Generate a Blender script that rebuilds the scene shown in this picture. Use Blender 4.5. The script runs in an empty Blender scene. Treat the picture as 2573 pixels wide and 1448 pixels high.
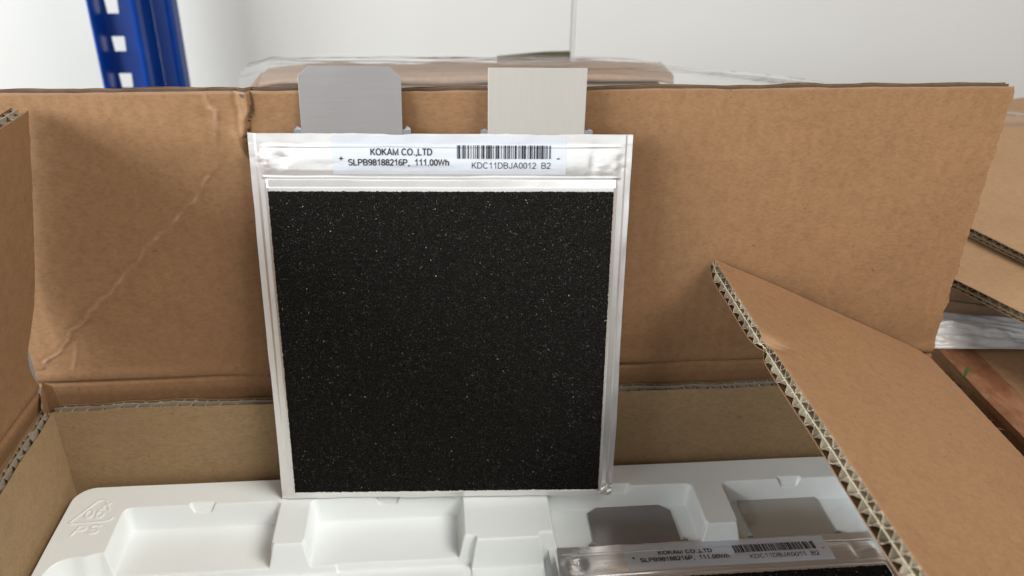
import bpy, math, random
import numpy as np
from mathutils import Matrix, Vector

random.seed(7)
RNG = np.random.default_rng(11)
scene = bpy.context.scene
COL = scene.collection

# ------------------------------------------------------------------ camera
cam_d = bpy.data.cameras.new('camera')
cam = bpy.data.objects.new('camera', cam_d)
COL.objects.link(cam)
cam_d.sensor_width = 36.0
cam_d.lens = 2149.16 / 2573 * 36.0
cam_d.clip_start = 0.01
cam_d.clip_end = 50.0


def cam_axes(p, yaw, roll):
    cp, sp = math.cos(p), math.sin(p)
    r, f, d = np.array([1, 0, 0.]), np.array([0, cp, -sp]), np.array([0, -sp, -cp])
    c, s = math.cos(yaw), math.sin(yaw)
    Zm = np.array([[c, -s, 0], [s, c, 0], [0, 0, 1]])
    r, f, d = Zm @ r, Zm @ f, Zm @ d
    cr, sr = math.cos(roll), math.sin(roll)
    return cr * r + sr * d, -sr * r + cr * d, f


_r, _d, _f = cam_axes(0.48791, -0.09087, -0.01707)
m = Matrix.Identity(4)
for i in range(3):
    m[i][0], m[i][1], m[i][2] = _r[i], -_d[i], -_f[i]
m[0][3], m[1][3], m[2][3] = 0.09401, -0.38314, 0.33588
cam.matrix_world = m
cam_d.dof.use_dof = True
cam_d.dof.focus_distance = 0.44
cam_d.dof.aperture_fstop = 11.0
scene.camera = cam

# ------------------------------------------------------------------ world and lamps
world = bpy.data.worlds.new('World')
scene.world = world
world.use_nodes = True
bg = world.node_tree.nodes['Background']
bg.inputs[0].default_value = (1.0, 0.975, 0.94, 1)
bg.inputs[1].default_value = 0.30


def area_lamp(name, loc, target, sx, sy, power, color):
    l = bpy.data.lights.new(name, 'AREA')
    l.shape = 'RECTANGLE'
    l.size, l.size_y, l.energy, l.color = sx, sy, power, color
    o = bpy.data.objects.new(name, l)
    COL.objects.link(o)
    o.location = loc
    o.rotation_euler = (Vector(target) - Vector(loc)).to_track_quat('-Z', 'Y').to_euler()
    return o


area_lamp('window_light', (-1.25, -0.50, 0.66), (0.15, 0.10, 0.08), 1.3, 0.62, 54, (0.92, 0.97, 1.0))
area_lamp('ceiling_light', (1.05, -0.62, 1.32), (0.24, -0.05, 0.02), 0.9, 0.8, 27, (1.0, 0.965, 0.90))
area_lamp('front_fill_light', (-0.1, -1.75, 0.62), (0.10, 0.0, 0.05), 3.0, 1.6, 11.0, (0.95, 0.985, 1.0))  # added front lamp that brightens foil and tray, not a known doorway

scene.view_settings.view_transform = 'Standard'
scene.view_settings.look = 'None'
scene.view_settings.gamma = 1.0
scene.view_settings.use_curve_mapping = False
scene.view_settings.exposure = 0.0
scene.cycles.use_denoising = True
scene.cycles.max_bounces = 8

# ------------------------------------------------------------------ noise helpers


def vnoise(x, y, seed=0):
    """smooth value noise, arrays in, about -1..1 out"""
    r = np.random.default_rng(seed).random((257, 257)) * 2 - 1
    xi, yi = np.floor(x).astype(int), np.floor(y).astype(int)
    fx, fy = x - xi, y - yi
    fx, fy = fx * fx * (3 - 2 * fx), fy * fy * (3 - 2 * fy)
    g = lambda a, b: r[a % 257, b % 257]
    return (g(xi, yi) * (1 - fx) + g(xi + 1, yi) * fx) * (1 - fy) + \
           (g(xi, yi + 1) * (1 - fx) + g(xi + 1, yi + 1) * fx) * fy


def fbm(x, y, seed=0, octs=3):
    s, a = 0, 1.0
    for k in range(octs):
        s = s + a * vnoise(x * 2 ** k, y * 2 ** k, seed + k)
        a *= 0.5
    return s


def sstep(t):
    t = np.clip(t, 0, 1)
    return t * t * (3 - 2 * t)


def poly_dist(x, y, pts):
    """distance and signed side to a polyline"""
    best = np.full(x.shape, 1e9)
    side = np.zeros(x.shape)
    for (x0, y0), (x1, y1) in zip(pts[:-1], pts[1:]):
        dx, dy = x1 - x0, y1 - y0
        L2 = dx * dx + dy * dy
        t = np.clip(((x - x0) * dx + (y - y0) * dy) / L2, 0, 1)
        px, py = x - x0 - t * dx, y - y0 - t * dy
        d = np.hypot(px, py)
        s = np.sign(dx * py - dy * px)
        side = np.where(d < best, s, side)
        best = np.minimum(best, d)
    return best, side


# ------------------------------------------------------------------ object helpers


def tag(o, label=None, cat=None, group=None, kind=None):
    if label:
        o['label'] = label
    if cat:
        o['category'] = cat
    if group:
        o['group'] = group
    if kind:
        o['kind'] = kind
    return o


def empty(name, mat=None):
    o = bpy.data.objects.new(name, None)
    o.empty_display_size = 0.02
    COL.objects.link(o)
    if mat is not None:
        o.matrix_world = mat
    return o


def mesh_obj(name, verts, faces, mat, parent=None, smooth=False):
    me = bpy.data.meshes.new(name)
    me.from_pydata([tuple(v) for v in verts], [], [tuple(f) for f in faces])
    me.materials.append(mat)
    if smooth:
        me.polygons.foreach_set('use_smooth', [True] * len(me.polygons))
    me.update()
    o = bpy.data.objects.new(name, me)
    COL.objects.link(o)
    if parent is not None:
        o.parent = parent
    return o


def grid_faces(nu, nv, base=0):
    i, j = np.meshgrid(np.arange(nu - 1), np.arange(nv - 1), indexing='ij')
    a = (i * nv + j).ravel() + base
    return np.stack([a, a + nv, a + nv + 1, a + 1], 1)


def np_mesh(name, V, F, mat, parent=None, smooth=True):
    """fast quad mesh from numpy arrays"""
    me = bpy.data.meshes.new(name)
    V = np.ascontiguousarray(V, dtype=np.float32)
    F = np.ascontiguousarray(F, dtype=np.int32)
    n, k = F.shape
    me.vertices.add(len(V))
    me.vertices.foreach_set('co', V.ravel())
    me.loops.add(n * k)
    me.loops.foreach_set('vertex_index', F.ravel())
    me.polygons.add(n)
    me.polygons.foreach_set('loop_start', np.arange(0, n * k, k, dtype=np.int32))
    me.polygons.foreach_set('loop_total', np.full(n, k, dtype=np.int32))
    me.materials.append(mat)
    if smooth:
        me.polygons.foreach_set('use_smooth', np.ones(n, dtype=bool))
    me.update(calc_edges=True)
    o = bpy.data.objects.new(name, me)
    COL.objects.link(o)
    if parent is not None:
        o.parent = parent
    return o


def sheet(name, P, mat, parent=None, thick=0.0, nrm=None, smooth=True):
    """P: (nu,nv,3) grid of points; optional rim skirt of depth thick along -nrm"""
    nu, nv, _ = P.shape
    V = P.reshape(-1, 3)
    F = grid_faces(nu, nv)
    if thick > 0:
        n = np.asarray(nrm, float)
        idx = np.arange(nu * nv).reshape(nu, nv)
        loop = np.concatenate([idx[:, 0], idx[-1, 1:], idx[-2::-1, -1], idx[0, -2:0:-1]])
        top = V[loop]
        base = len(V)
        V = np.concatenate([V, top, top - n * thick])
        L = len(loop)
        a = np.arange(L)
        b = (a + 1) % L
        F = np.concatenate([F, np.stack([base + b, base + a, base + L + a, base + L + b], 1)])
    return np_mesh(name, V, F, mat, parent, smooth)


def box_vf(x0, x1, y0, y1, z0, z1):
    v = [(x, y, z) for x in (x0, x1) for y in (y0, y1) for z in (z0, z1)]
    f = [(0, 1, 3, 2), (4, 6, 7, 5), (0, 4, 5, 1), (2, 3, 7, 6), (0, 2, 6, 4), (1, 5, 7, 3)]
    return v, f


def box(name, b, mat, parent=None, bevel=0.0):
    v, f = box_vf(*b)
    o = mesh_obj(name, v, f, mat, parent)
    if bevel:
        md = o.modifiers.new('bevel', 'BEVEL')
        md.width = bevel
        md.segments = 2
    return o


# ------------------------------------------------------------------ materials


def srgb(r, g, b):
    f = lambda c: (c / 255 / 12.92) if c / 255 <= 0.04045 else ((c / 255 + 0.055) / 1.055) ** 2.4
    return (f(r), f(g), f(b), 1.0)


def new_mat(name, base, rough=0.6, metal=0.0, spec=0.5):
    mt = bpy.data.materials.new(name)
    mt.use_nodes = True
    b = mt.node_tree.nodes['Principled BSDF']
    b.inputs['Base Color'].default_value = base
    b.inputs['Roughness'].default_value = rough
    b.inputs['Metallic'].default_value = metal
    b.inputs['Specular IOR Level'].default_value = spec
    return mt, mt.node_tree, b


def tex_noise(nt, scale, detail=4, rough=0.55, stretch=None, coord='Object', rot=None):
    tc = nt.nodes.new('ShaderNodeTexCoord')
    src = tc.outputs[coord]
    if stretch or rot:
        mp = nt.nodes.new('ShaderNodeMapping')
        if stretch:
            mp.inputs['Scale'].default_value = stretch
        if rot:
            mp.inputs['Rotation'].default_value = rot
        nt.links.new(src, mp.inputs[0])
        src = mp.outputs[0]
    n = nt.nodes.new('ShaderNodeTexNoise')
    n.inputs['Scale'].default_value = scale
    n.inputs['Detail'].default_value = detail
    n.inputs['Roughness'].default_value = rough
    nt.links.new(src, n.inputs['Vector'])
    return n.outputs['Fac']


def ramp(nt, fac, stops):
    r = nt.nodes.new('ShaderNodeValToRGB')
    e = r.color_ramp.elements
    while len(e) < len(stops):
        e.new(0.5)
    for el, (p, c) in zip(e, stops):
        el.position = p
        el.color = c
    nt.links.new(fac, r.inputs[0])
    return r.outputs[0]


def mix(nt, a, b, fac, mode='MIX'):
    n = nt.nodes.new('ShaderNodeMix')
    n.data_type = 'RGBA'
    n.blend_type = mode
    for sock, val in ((n.inputs['Factor'], fac), (n.inputs[6], a), (n.inputs[7], b)):
        if isinstance(val, (int, float, tuple)):
            sock.default_value = val
        else:
            nt.links.new(val, sock)
    return n.outputs[2]


def bump(nt, bsdf, height, strength, dist):
    n = nt.nodes.new('ShaderNodeBump')
    n.inputs['Strength'].default_value = strength
    n.inputs['Distance'].default_value = dist
    nt.links.new(height, n.inputs['Height'])
    nt.links.new(n.outputs[0], bsdf.inputs['Normal'])


def kraft(name, col, fleck=1.0, stretch=(1, 1, 1), rough=0.78):
    """brown kraft liner: cloudy pulp, fibre flecks, faint flute lines"""
    mt, nt, b = new_mat(name, col, rough, 0, 0.25)
    d = tuple(c * 0.90 for c in col[:3]) + (1,)
    l = tuple(min(1, c * 1.08) for c in col[:3]) + (1,)
    cloud = tex_noise(nt, 190, 6, 0.66, stretch)
    c1 = ramp(nt, cloud, [(0.30, d), (0.5, col), (0.72, l)])
    fib = tex_noise(nt, 850, 3, 0.65, (stretch[0] * 0.45, stretch[1], stretch[2] * 1.0))
    f1 = ramp(nt, fib, [(0.36, (0.80, 0.78, 0.76, 1)), (0.5, (1, 1, 1, 1)), (0.68, (1.12, 1.12, 1.10, 1))])
    c2 = mix(nt, c1, f1, 0.55 * fleck, 'MULTIPLY')
    spot = tex_noise(nt, 300, 2, 0.5, stretch, rot=(0.4, 0.7, 0.2))
    s1 = ramp(nt, spot, [(0.235, (0.45, 0.40, 0.36, 1)), (0.275, (1, 1, 1, 1))])
    c3 = mix(nt, c2, s1, 0.6 * fleck, 'MULTIPLY')
    stain = ramp(nt, tex_noise(nt, 11, 4, 0.6), [(0.34, (0.90, 0.89, 0.88, 1)), (0.56, (1, 1, 1, 1))])
    c3 = mix(nt, c3, stain, 0.8, 'MULTIPLY')
    at = nt.nodes.new('ShaderNodeAttribute')
    at.attribute_name = 'wear'
    pale = tuple(min(1, c * 1.25 + 0.06) for c in col[:3]) + (1,)
    c4 = mix(nt, c3, pale, at.outputs['Fac'])
    nt.links.new(c4, b.inputs['Base Color'])
    bump(nt, b, fib, 0.18, 0.0005)
    return mt


M = {}
M['kraft'] = kraft('kraft outer', (0.252, 0.138, 0.068, 1))
M['kraft_flap'] = M['kraft']
M['kraft_liner'] = kraft('kraft liner', (0.305, 0.205, 0.110, 1))
M['kraft_stack'] = kraft('kraft stack', (0.30, 0.180, 0.096, 1), 0.6)
M['flute'] = kraft('fluting paper', (0.27, 0.195, 0.125, 1), 0.5)
M['flute_pale'] = kraft('pale fluting paper', (0.54, 0.455, 0.33, 1), 0.5)
M['flute_shaded'] = kraft('shade painted fluting', (0.10, 0.07, 0.05, 1), 0.8)  # shadow inside the back flap's flutes painted into the paper colour
M['flute_grey'] = kraft('grey fluting paper', (0.33, 0.28, 0.215, 1), 0.5)
M['bundle'] = kraft('bundled card', (0.29, 0.198, 0.138, 1), 0.6)
M['back_edge'] = kraft('raw paper edge', (0.33, 0.23, 0.14, 1), 0.5)

# polystyrene tray
mt, nt, b = new_mat('tray polystyrene', (0.80, 0.81, 0.79, 1), 0.28, 0, 0.5)
b.inputs['Subsurface Weight'].default_value = 0.12
b.inputs['Subsurface Radius'].default_value = (0.003, 0.003, 0.0025)
n1 = tex_noise(nt, 9, 3)
nt.links.new(ramp(nt, n1, [(0.3, (0.80, 0.84, 0.84, 1)), (0.7, (0.83, 0.87, 0.87, 1))]), b.inputs['Base Color'])
bump(nt, b, tex_noise(nt, 160, 2), 0.05, 0.0004)
M['tray'] = mt

# aluminium laminate pouch
mt, nt, b = new_mat('pouch foil', (0.87, 0.86, 0.85, 1), 0.24, 0.84, 0.5)
n1 = tex_noise(nt, 60, 4, 0.6)
n2 = tex_noise(nt, 420, 2, 0.5)
rr = nt.nodes.new('ShaderNodeMapRange')
nt.links.new(n1, rr.inputs[0])
rr.inputs[3].default_value, rr.inputs[4].default_value = 0.26, 0.40
nt.links.new(rr.outputs[0], b.inputs['Roughness'])
bump(nt, b, n1, 0.10, 0.0012)
M['foil'] = mt

mt, nt, b = new_mat('positive tab metal', (0.46, 0.44, 0.435, 1), 0.42, 0.6, 0.5)
n1 = tex_noise(nt, 900, 2, 0.5, (0.05, 1, 1))
nt.links.new(ramp(nt, n1, [(0.3, (0.262, 0.249, 0.245, 1)), (0.7, (0.276, 0.262, 0.258, 1))]), b.inputs['Base Color'])
bump(nt, b, tex_noise(nt, 40, 3), 0.05, 0.001)
rr = nt.nodes.new('ShaderNodeMapRange')
nt.links.new(tex_noise(nt, 30, 4, 0.65), rr.inputs[0])
rr.inputs[3].default_value, rr.inputs[4].default_value = 0.26, 0.54
nt.links.new(rr.outputs[0], b.inputs['Roughness'])
M['tab_grey'] = mt
mt, nt, b = new_mat('negative tab metal', (0.62, 0.58, 0.52, 1), 0.40, 0.6, 0.5)
n1 = tex_noise(nt, 700, 3, 0.6, (1.0, 0.06, 1))
nt.links.new(ramp(nt, n1, [(0.3, (0.455, 0.432, 0.395, 1)), (0.7, (0.475, 0.450, 0.412, 1))]), b.inputs['Base Color'])
bump(nt, b, n1, 0.02, 0.0004)
rr = nt.nodes.new('ShaderNodeMapRange')
nt.links.new(tex_noise(nt, 30, 4, 0.65), rr.inputs[0])
rr.inputs[3].default_value, rr.inputs[4].default_value = 0.26, 0.54
nt.links.new(rr.outputs[0], b.inputs['Roughness'])
M['tab_silver'] = mt
M['tab_film'], _, b = new_mat('tab sealing film', (0.16, 0.16, 0.18, 1), 0.25)
M['clear_tip'], _, b = new_mat('clear sealing tip', (0.30, 0.30, 0.33, 1), 0.12)

mt, nt, b = new_mat('cell label', (0.56, 0.58, 0.63, 1), 0.30, 0.30, 0.5)
M['label'] = mt
M['ink'], _, b = new_mat('black print', (0.012, 0.012, 0.013, 1), 0.5)

# open-cell foam
mt, nt, b = new_mat('black foam', (0.012, 0.011, 0.010, 1), 0.9, 0, 0.06)
n1 = tex_noise(nt, 1400, 2, 0.6)
nt.links.new(ramp(nt, n1, [(0.35, (0.003, 0.0027, 0.0022, 1)), (0.7, (0.016, 0.0145, 0.0125, 1))]), b.inputs['Base Color'])
bump(nt, b, n1, 0.8, 0.0008)
M['foam'] = mt
mt, nt, b = new_mat('foam membranes', (0.095, 0.092, 0.086, 1), 0.24, 0.25, 0.6)
b.inputs['IOR'].default_value = 1.6
M['membrane'] = mt

# blue lacquered rack
mt, nt, b = new_mat('blue lacquer', (0.006, 0.075, 0.40, 1), 0.28, 0, 0.5)
n1 = tex_noise(nt, 30, 4)
nt.links.new(ramp(nt, n1, [(0.3, (0.0025, 0.030, 0.19, 1)), (0.7, (0.004, 0.042, 0.25, 1))]), b.inputs['Base Color'])
M['blue'] = mt

# wall board
mt, nt, b = new_mat('wall panel', (0.74, 0.73, 0.71, 1), 0.42, 0, 0.4)
n1 = tex_noise(nt, 2.2, 4)
nt.links.new(ramp(nt, n1, [(0.3, (0.575, 0.562, 0.535, 1)), (0.7, (0.615, 0.604, 0.58, 1))]), b.inputs['Base Color'])
bump(nt, b, tex_noise(nt, 8, 3), 0.05, 0.004)
M['wall'] = mt
M['seam'], _, b = new_mat('seam strip', (0.80, 0.80, 0.79, 1), 0.3)
M['dark_wood'] = kraft('dark board edge', (0.065, 0.052, 0.026, 1), 0.6)

mt, nt, b = new_mat('floor', (0.10, 0.09, 0.08, 1), 0.7)
n1 = tex_noise(nt, 24, 5)
nt.links.new(ramp(nt, n1, [(0.3, (0.07, 0.06, 0.052, 1)), (0.7, (0.13, 0.115, 0.10, 1))]), b.inputs['Base Color'])
M['floor'] = mt

# brown packing tape
mt, nt, b = new_mat('brown tape', (0.26, 0.085, 0.026, 1), 0.38, 0, 0.4)
n1 = tex_noise(nt, 70, 5, 0.7, (1, 0.5, 1))
nt.links.new(ramp(nt, n1, [(0.35, (0.13, 0.045, 0.02, 1)), (0.52, (0.19, 0.082, 0.040, 1)), (0.72, (0.29, 0.15, 0.09, 1))]), b.inputs['Base Color'])
bump(nt, b, tex_noise(nt, 120, 4), 0.25, 0.001)
M['tape'] = mt


def film_mat(name, haze, gloss):
    mt = bpy.data.materials.new(name)
    mt.use_nodes = True
    nt = mt.node_tree
    nt.nodes.remove(nt.nodes['Principled BSDF'])
    out = nt.nodes['Material Output']
    tr = nt.nodes.new('ShaderNodeBsdfTransparent')
    tr.inputs[0].default_value = (0.97, 0.97, 0.97, 1)
    gl = nt.nodes.new('ShaderNodeBsdfGlossy')
    gl.inputs['Roughness'].default_value = 0.14
    df = nt.nodes.new('ShaderNodeBsdfDiffuse')
    df.inputs[0].default_value = (0.88, 0.87, 0.86, 1)
    lw = nt.nodes.new('ShaderNodeLayerWeight')
    lw.inputs[0].default_value = gloss
    a = nt.nodes.new('ShaderNodeMixShader')
    nt.links.new(lw.outputs['Fresnel'], a.inputs[0])
    nt.links.new(tr.outputs[0], a.inputs[1])
    nt.links.new(gl.outputs[0], a.inputs[2])
    c = nt.nodes.new('ShaderNodeMixShader')
    hz = tex_noise(nt, 26, 4, 0.6, (0.25, 1.0, 1.0))
    mr = nt.nodes.new('ShaderNodeMapRange')
    nt.links.new(hz, mr.inputs[0])
    mr.inputs[1].default_value, mr.inputs[2].default_value = 0.35, 0.7
    mr.inputs[3].default_value, mr.inputs[4].default_value = haze * 0.4, haze * 1.5
    nt.links.new(mr.outputs[0], c.inputs[0])
    nt.links.new(a.outputs[0], c.inputs[1])
    nt.links.new(df.outputs[0], c.inputs[2])
    nt.links.new(c.outputs[0], out.inputs[0])
    return mt


M['film'] = film_mat('stretch film', 0.07, 0.06)
M['film_dense'] = film_mat('bunched stretch film', 0.55, 0.35)
M['leaf'], _, b = new_mat('green leaf bit', (0.03, 0.12, 0.02, 1), 0.5)
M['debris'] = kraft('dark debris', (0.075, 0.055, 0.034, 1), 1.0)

# ------------------------------------------------------------------ shared dimensions (metres)
YB, H1, H2, FL = 0.02084, 0.05037, 0.06258, 0.1625   # liner face, liner top, hinge height, flap length
YF = YB + 0.008                                       # inner face of the carton's back panel
XL, XR = -0.1290, 0.3868                              # hinge lines left and right
FLOOR = -0.115

# ------------------------------------------------------------------ setting
box('floor', (-2.2, 2.6, -0.7, 1.0, FLOOR - 0.05, FLOOR), M['floor'])
tag(bpy.data.objects['floor'], kind='structure')
wall = box('wall', (-2.2, 2.6, 1.012, 1.06, FLOOR, 1.4), M['wall'])
tag(wall, kind='structure')
box('wall_panel', (-2.2, 0.3080, 1.0, 1.011, FLOOR + 0.01, 1.4), M['wall'], wall, 0.0015)
box('wall_panel', (0.3145, 2.6, 1.003, 1.011, FLOOR + 0.01, 1.4), M['wall'], wall, 0.0015)
box('seam_strip', (0.3090, 0.3135, 1.0035, 1.0115, FLOOR + 0.01, 1.4), M['seam'], wall, 0.001)


# ------------------------------------------------------------------ corrugated board
def board(name, parent, O, A, B, N, a0, a1, LB, mat, disp=None, b0=0.0, T=0.0068, res=0.0015,
          edge_a0=None, edge_a1=None, edge_top=None, crush=None, lean=0.0, seed=1, label=None,
          split=0.60, per=(0.0078, 0.0064), flat=False, back_mat=None, flute='flute', recess=0.0003, wear=None, chaos=0.0, core_depth=0.010):
    """a double-wall corrugated panel: face liner (the named mesh) with a back liner,
    a middle liner and two fluted cores shown along the free edge b=LB"""
    O, A, B, N = [np.asarray(q, float) for q in (O, A, B, N)]
    z0 = lambda t: np.zeros_like(t)
    edge_a0, edge_a1, edge_top = edge_a0 or z0, edge_a1 or z0, edge_top or z0
    disp = disp or (lambda a, b: np.zeros_like(a))
    crush = crush or (lambda a: np.ones_like(a))

    def pos(a, b, n):
        return O + a[..., None] * A + b[..., None] * B + n[..., None] * N

    def coords(s, t):
        b = b0 + t * (LB - b0)
        lo, hi = a0 + edge_a0(b), a1 + edge_a1(b)
        a = lo + s * (hi - lo)
        b = b + edge_top(a) * t ** 6
        return a, b

    def liner(nm, mt, par, off, sgn, nu, nv, tmin=0.0, use=True):
        s, t = np.meshgrid(np.linspace(0, 1, nu), tmin + (1 - tmin) * np.linspace(0, 1, nv), indexing='ij')
        a, b = coords(s, t)
        near = sstep((b - (LB - 0.03)) / 0.03)
        cr = 1 - (1 - crush(a)) * near
        n = disp(a, b) + off * cr
        return sheet(nm, pos(a, b, n), mt, par, 0.00038, N * sgn)

    nu, nv = int((a1 - a0) / res) + 2, int((LB - b0) / res) + 2
    face = liner(name, mat, parent, 0.0, 1, nu, nv)
    if label:
        face['label'] = label
    if wear:
        s, t = np.meshgrid(np.linspace(0, 1, nu), np.linspace(0, 1, nv), indexing='ij')
        a, b = coords(s, t)
        w = np.zeros(len(face.data.vertices), dtype=np.float32)
        w[:nu * nv] = np.clip(wear(a, b), 0, 1).ravel()
        face.data.attributes.new('wear', 'FLOAT', 'POINT').data.foreach_set('value', w)
    back = liner('outer_liner', back_mat or mat, face, -T, -1, max(40, nu // 4), max(12, nv // 4))
    strip = 1 - core_depth / (LB - b0)
    na = int((a1 - a0) / 0.0004)
    mid = liner('middle_liner', M[flute], face, -T * split, 1, max(60, nu), 7, strip)
    for k, (n_hi, n_lo) in enumerate(((0.0, -T * split), (-T * split, -T))):
        s, t = np.meshgrid(np.linspace(0, 1, na), strip + (1 - strip) * np.linspace(0, 1, 7 + int(core_depth / 0.004)), indexing='ij')
        a, b = coords(s, t)
        ar = a + 0.0011 * vnoise(a / 0.013, a * 0 + k * 9.3, seed + k) + chaos * 0.0022 * vnoise(a / 0.009, b / 0.006, seed + 31 + k)
        ph = 2 * np.pi * ar / per[k] + k
        w = np.sin(ph + lean * np.cos(ph))
        w = np.sign(w) * np.abs(w) ** 0.72
        cr = crush(a)
        near = sstep((b - (LB - 0.03)) / 0.03)
        cr2 = 1 - (1 - cr) * near
        mid_n, amp = (n_hi + n_lo) / 2, (n_hi - n_lo) / 2 - 0.00045
        n = disp(a, b) + (mid_n + amp * w * (1 + 0.12 * vnoise(a / 0.005, a * 0, seed + 5))) * cr2
        bb = b - recess - (0.0004 + recess) * (vnoise(a / 0.004, a * 0 + 3.3 * k, seed + 7) * 0.5 + 0.5)
        sheet('corrugated_core', pos(a, bb, n), M[flute], face, 0.00030, N)
    return face


carton = empty('cardboard_carton', Matrix.Translation((0.129, -0.13, FLOOR)))
tag(carton, 'open brown corrugated carton with raised flaps holding the white tray', 'carton')
CO = np.array([0.129, -0.13, FLOOR])

# back flap with creases, a torn fold and a scuffed diagonal dent
DENT = [(-.1244, .0755), (-.1144, .0828), (-.1054, .0951), (-.0874, .1129), (-.0749, .1244), (-.0522, .1502),
        (-.0409, .1589), (-.0313, .1696), (-.0264, .1759), (-.0207, .1821)]
DENT2 = [(-.110, .071), (-.1085, .080), (-.106, .087)]
CRACK = [(.0034, .2260), (.0041, .2201), (.0043, .2162), (.0015, .2113), (.0012, .2064), (-.0012, .2024),
         (-.0008, .1963), (.0017, .1901), (.006, .184)]
FOLD = [(-.0029, .2260), (-.0033, .2182), (-.0029, .2064), (-.0017, .1984)]
CRK2 = [(-.0176, .2260), (-.0153, .2183), (-.0123, .2164), (-.0126, .2105), (-.0129, .2026)]


def back_disp(a, b):
    z = b + H2
    h = 0.0010 * fbm(a / 0.11, z / 0.09, 3, 2) + 0.00005 * fbm(a / 0.012, z / 0.012, 8, 2)
    h = h + 0.00004 * np.sin(2 * np.pi * a / 0.0078)
    jx = a + 0.0012 * vnoise(a / 0.006, z / 0.006, 21)
    jz = z + 0.0012 * vnoise(a / 0.006, z / 0.006, 22)
    d, s = poly_dist(jx, jz, DENT)
    amp = 0.45 + 0.5 * np.clip(vnoise(a / 0.012, z / 0.012, 25) + 0.5, 0, 1)
    h = h + amp * (0.00038 * np.exp(-(d / 0.0007) ** 2) - 0.0003 * np.exp(-((d - 0.0015) / 0.0010) ** 2) * (s > 0))
    h = h + 0.0003 * np.exp(-(d / 0.009) ** 2) * s
    d, s = poly_dist(jx, jz, DENT2)
    h = h + 0.0004 * np.exp(-(d / 0.0007) ** 2)
    d, s = poly_dist(jx, jz, CRK2)
    h = h + 0.0004 * np.exp(-(d / 0.0006) ** 2) - 0.0003 * np.exp(-(d / 0.003) ** 2) * s
    d, s = poly_dist(jx, jz, CRACK)
    up = sstep((z - 0.184) / 0.02)
    h = h + up * (0.0026 * np.exp(-(d / 0.0045) ** 2) * (s < 0) - 0.0016 * np.exp(-(d / 0.0010) ** 2))
    d, s = poly_dist(jx, jz, FOLD)
    h = h - 0.0009 * np.exp(-(d / 0.0008) ** 2) * up
    # score line at the hinge with a soft roll on either side
    jb = b + 0.0008 * vnoise(a / 0.03, a * 0, 31)
    h = h - 0.0013 * np.exp(-(jb / 0.0009) ** 2) + 0.0007 * np.exp(-((jb - 0.004) / 0.004) ** 2)
    h = h + 0.0004 * np.exp(-((jb + 0.006) / 0.004) ** 2)
    # the corner by the left flap bellies forward a little
    h = h + 0.0006 * np.exp(-((a + 0.129) / 0.012) ** 2 - ((b - 0.012) / 0.014) ** 2)
    return h


def back_wear(a, b):
    z = b + H2
    jx = a + 0.0012 * vnoise(a / 0.006, z / 0.006, 21)
    jz = z + 0.0012 * vnoise(a / 0.006, z / 0.006, 22)
    n = np.clip(0.55 + 0.6 * fbm(a / 0.005, z / 0.005, 26, 2), 0, 1)
    w = 0.85 * np.exp(-(poly_dist(jx, jz, DENT)[0] / 0.0008) ** 2) * n
    w = w + 0.9 * np.exp(-(poly_dist(jx, jz, CRK2)[0] / 0.0008) ** 2) * n
    w = w + 0.6 * np.exp(-(poly_dist(jx, jz, FOLD)[0] / 0.0007) ** 2) * n
    w = w + 0.6 * np.exp(-(poly_dist(jx, jz, DENT2)[0] / 0.0008) ** 2) * n
    return w + 0.5 * sstep((b - FL + 0.0012) / 0.001)


def torn(seed, amp):
    return lambda b: amp * (fbm(b / 0.006, b * 0 + 0.37, seed, 3)) + amp * 0.5 * vnoise(b / 0.0018, b * 0, seed + 9)


def back_crush(a):
    c = 0.88 + 0.12 * vnoise(a / 0.02, a * 0, 41) + 0.08 * vnoise(a / 0.007, a * 0, 42)
    c = c - 0.35 * np.exp(-((a + 0.0) / 0.008) ** 2)
    return np.clip(c, 0.28, 1.0)


bf = board('back_flap', carton, np.array([0, YF + 0.0022, H2]) - CO, (1, 0, 0), (0, 0, 1), (0, -1, 0), XL - 0.002, XR - 0.0005,
           FL, M['kraft_flap'], back_disp, b0=-0.020, edge_a1=lambda b: torn(51, 0.0008)(b) + 0.0040 * np.clip(b / FL, 0, 1), crush=back_crush,
           lean=0.9, seed=61, T=0.0098, recess=0.0007, flute='flute_shaded', res=0.0009, chaos=0.8, wear=back_wear, edge_top=lambda a: 0.0007 * fbm(a / 0.03, a * 0, 66, 3),
           label='tall back flap with a diagonal dent and torn crease')


# left flap, leaning in over the tray
LT = np.array([0.0312, 0, 0.1560])
LBv = LT / np.linalg.norm(LT)


def left_disp(a, b):
    h = 0.0010 * fbm(a / 0.09, b / 0.09, 13, 2) + 0.00004 * fbm(a / 0.01, b / 0.01, 18, 2)
    jb = b + 0.0006 * vnoise(a / 0.03, a * 0, 33)
    return h - 0.0013 * np.exp(-(jb / 0.0010) ** 2) + 0.0007 * np.exp(-((jb - 0.005) / 0.004) ** 2) \
        + 0.0005 * np.exp(-((jb + 0.005) / 0.004) ** 2)


def left_far(b):
    # the far edge stands off from the back flap low down, so light leaks in
    gap = 0.0012 + 0.0125 * np.exp(-((b - 0.028) / 0.022) ** 2)
    return gap + 0.0005 * fbm(b / 0.004, b * 0, 57, 3)


board('left_flap', carton, np.array([XL, YF - 0.0015, H2]) - CO, (0, -1, 0), LBv, (LBv[2], 0, -LBv[0]), 0.0, 0.34,
      0.1590, M['kraft_flap'], left_disp, b0=-0.014, edge_a0=left_far, seed=71, lean=0.5,
      crush=lambda a: 0.92 + 0.08 * vnoise(a / 0.02, a * 0, 73), T=0.0082, flute='flute_grey',
      label='left flap leaning inward, darker in its own shade')

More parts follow.
